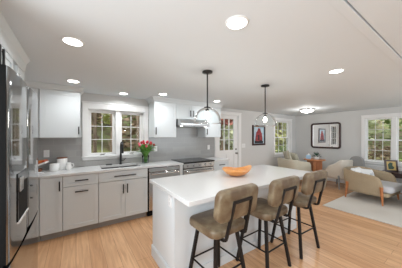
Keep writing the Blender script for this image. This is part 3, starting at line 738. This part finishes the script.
# ------------------------------------------------------------------ outdoors
MG = mat('leaf_litter_ground', (.16, .12, .06), .95, noise=(1.3, (.22, .24, .09), .4, .62, 6))
gv = []; gf = []; n = 30
for i in range(n + 1):
    for j in range(n + 1):
        x = -20 + 60 * i / n; y = -14 + 54 * j / n
        dd = max(0, max(y - 6, (x - 9) * .9))
        gv.append((x, y, -.35 + .28 * dd + .35 * math.sin(x * .7) * math.sin(y * .5) * min(dd, 1)))
for i in range(n):
    for j in range(n): gf.append((i * (n + 1) + j, (i + 1) * (n + 1) + j, (i + 1) * (n + 1) + j + 1, i * (n + 1) + j + 1))
g = MB().add(gv, gf, smooth=True).build('ground_outside', MG); struct(g); g.modifiers.new('thick', 'SOLIDIFY').thickness = -.2
barks = [mat('bark_brown', (.13, .085, .055), .9, noise=((14, 14, 2), (.22, .17, .12), .4, .65)), mat('bark_pale', (.42, .40, .36), .8, noise=((10, 10, 3), (.6, .58, .54), .4, .6))]
leafm = {}
for k, (c1, c2) in dict(yellow=((.42, .44, .13), (.66, .64, .30)), green=((.10, .17, .05), (.26, .34, .10)), red=((.20, .05, .04), (.34, .13, .09)), rust=((.13, .085, .05), (.27, .19, .12)), pale=((.48, .52, .30), (.74, .76, .55))).items():
    leafm[k] = mat('foliage_' + k, c1, .7, noise=(1.7, c2, .35, .65, 5))
def ground_z(x, y):
    dd = max(0, max(y - 6, (x - 9) * .9)); return -.35 + .28 * dd + .35 * math.sin(x * .7) * math.sin(y * .5) * min(dd, 1) - .1
def tree(x, y, h_, r_, kind, bark, label, seed, base=.3, name='tree', nl=1500, size=.11):
    z = ground_z(x, y); t = thing(name, label, 'tree' if name == 'tree' else 'shrub', (x, y, z), 0, 'trees and shrubs outside')
    rn = random.Random(seed)
    tk = MB().tube([(0, 0, -.2), (.05, .03, h_ * .3), (-.06, .05, h_ * .6), (.04, 0, h_)], .10 if name == 'tree' else .03, 9, r2=.02)
    for i in range(7 if name == 'tree' else 3):
        a = rn.uniform(0, 2 * PI); z0 = h_ * rn.uniform(max(base, .15), .8)
        tk.tube([(0, 0, z0), (r_ * .4 * math.cos(a), r_ * .4 * math.sin(a), z0 + .3), (r_ * .8 * math.cos(a), r_ * .8 * math.sin(a), z0 + .7)], .03 if name == 'tree' else .012, 6, r2=.006)
    tk.build('trunk', barks[bark], t)
    v = []; f_ = []
    cl = [(rn.uniform(-.8, .8) * r_, rn.uniform(-.8, .8) * r_, h_ * rn.uniform(base, 1.0)) for _ in range(34)]; cp = lambda q: max(-r_, min(r_, q))
    for i in range(nl):
        c = rn.choice(cl); s_ = r_ * .26
        p = Vector((cp(c[0] + rn.gauss(0, s_)), cp(c[1] + rn.gauss(0, s_)), max(.05, c[2] + rn.gauss(0, s_ * .7))))
        q = Matrix.Rotation(rn.uniform(0, 6.28), 3, 'Z') @ Matrix.Rotation(rn.uniform(0, 3.14), 3, 'X'); k = size * rn.uniform(.6, 1.3)
        b = len(v); v += [tuple(p + q @ Vector(e)) for e in ((-k, 0, 0), (0, -k * .5, 0), (k, 0, 0), (0, k * .5, 0))]; f_.append((b, b + 1, b + 2, b + 3))
    MB().add(v, f_).build('foliage', leafm[kind], t)
for i, (x, y, h_) in enumerate([(.15, 6.9, 5), (.55, 7.7, 6), (1.0, 6.9, 5), (1.4, 7.7, 6), (1.85, 6.9, 5), (2.3, 7.7, 6)]):
    z = ground_z(x, y)
    t = thing('bare_tree', 'bare brown tree trunk standing outside the kitchen window', 'tree', (x, y, z), 0, 'bare trunks outside the kitchen window')
    tk = MB().tube([(0, 0, -.2), (.03, .02, h_ * .4), (-.05, .04, h_)], .075, 9, r2=.03)
    for a in range(5): tk.tube([(0, 0, 1.2 + a * .7), (.3 * math.cos(a * 2.4 + i), .3 * math.sin(a * 2.4 + i), 1.7 + a * .7)], .02, 6, r2=.006)
    tk.build('trunk', barks[0], t)
T = [
    (-.6, 9.8, 5.5, 1.45, 'rust', 0, 'rust leafed tree outside the left sash of the kitchen window', .05),
    (2.9, 10.0, 5.5, 1.45, 'rust', 0, 'rust leafed tree outside the right sash of the kitchen window', .05),
    (.9, 13.3, 6.5, 1.6, 'yellow', 0, 'yellow leafed tree far behind the middle of the kitchen window', .1),
    (4.6, 13.4, 6.5, 1.6, 'green', 0, 'green tree far behind the right kitchen sash', .1),
    (6.1, 7.2, 3.4, .85, 'red', 0, 'red leafed tree outside the glazed door', .63),
    (8.3, 9.3, 5, 1.3, 'pale', 1, 'pale leafed tree behind the red one outside the glazed door', .05),
    (9.9, 6.4, 4.6, 1.1, 'yellow', 0, 'yellow leafed tree outside the narrow window by the corner', .1),
    (12.9, 8.1, 5.5, 1.5, 'pale', 1, 'white barked tree outside the narrow window by the corner', .1),
    (11.2, 2.9, 5.5, 1.22, 'pale', 1, 'pale yellow tree outside the left sash of the right-hand window', .2),
    (11.5, .3, 5.5, 1.22, 'yellow', 1, 'yellow tree outside the right sash of the right-hand window', .2),
    (14.6, 5.0, 6.5, 1.6, 'green', 0, 'green tree far behind the left sash of the right-hand window', .05),
    (14.9, 1.6, 6.5, 1.6, 'green', 0, 'green tree far behind the right sash of the right-hand window', .05)]
for i, (x, y, h_, r_, k, bk, lab, bs) in enumerate(T): tree(x, y, h_, r_, k, bk, lab, 11 + i, bs, size=.10 + .006 * max(y, x * .6), nl=2200)
for i, (x, y, h_, r_, k, lab) in enumerate([(9.3, 2.15, 1.5, .55, 'rust', 'rust coloured shrub low outside the left sash of the right-hand window'), (9.3, .95, 1.5, .55, 'green', 'green shrub low outside the right sash of the right-hand window'),
                                           (8.4, 5.2, 1.4, .45, 'green', 'green shrub low outside the narrow window by the corner'), (5.1, 5.9, 1.4, .4, 'rust', 'rust coloured shrub low outside the glazed door')]):
    tree(x, y, h_, r_, k, 0, lab, 41 + i, .1, 'shrub', 900, .07)
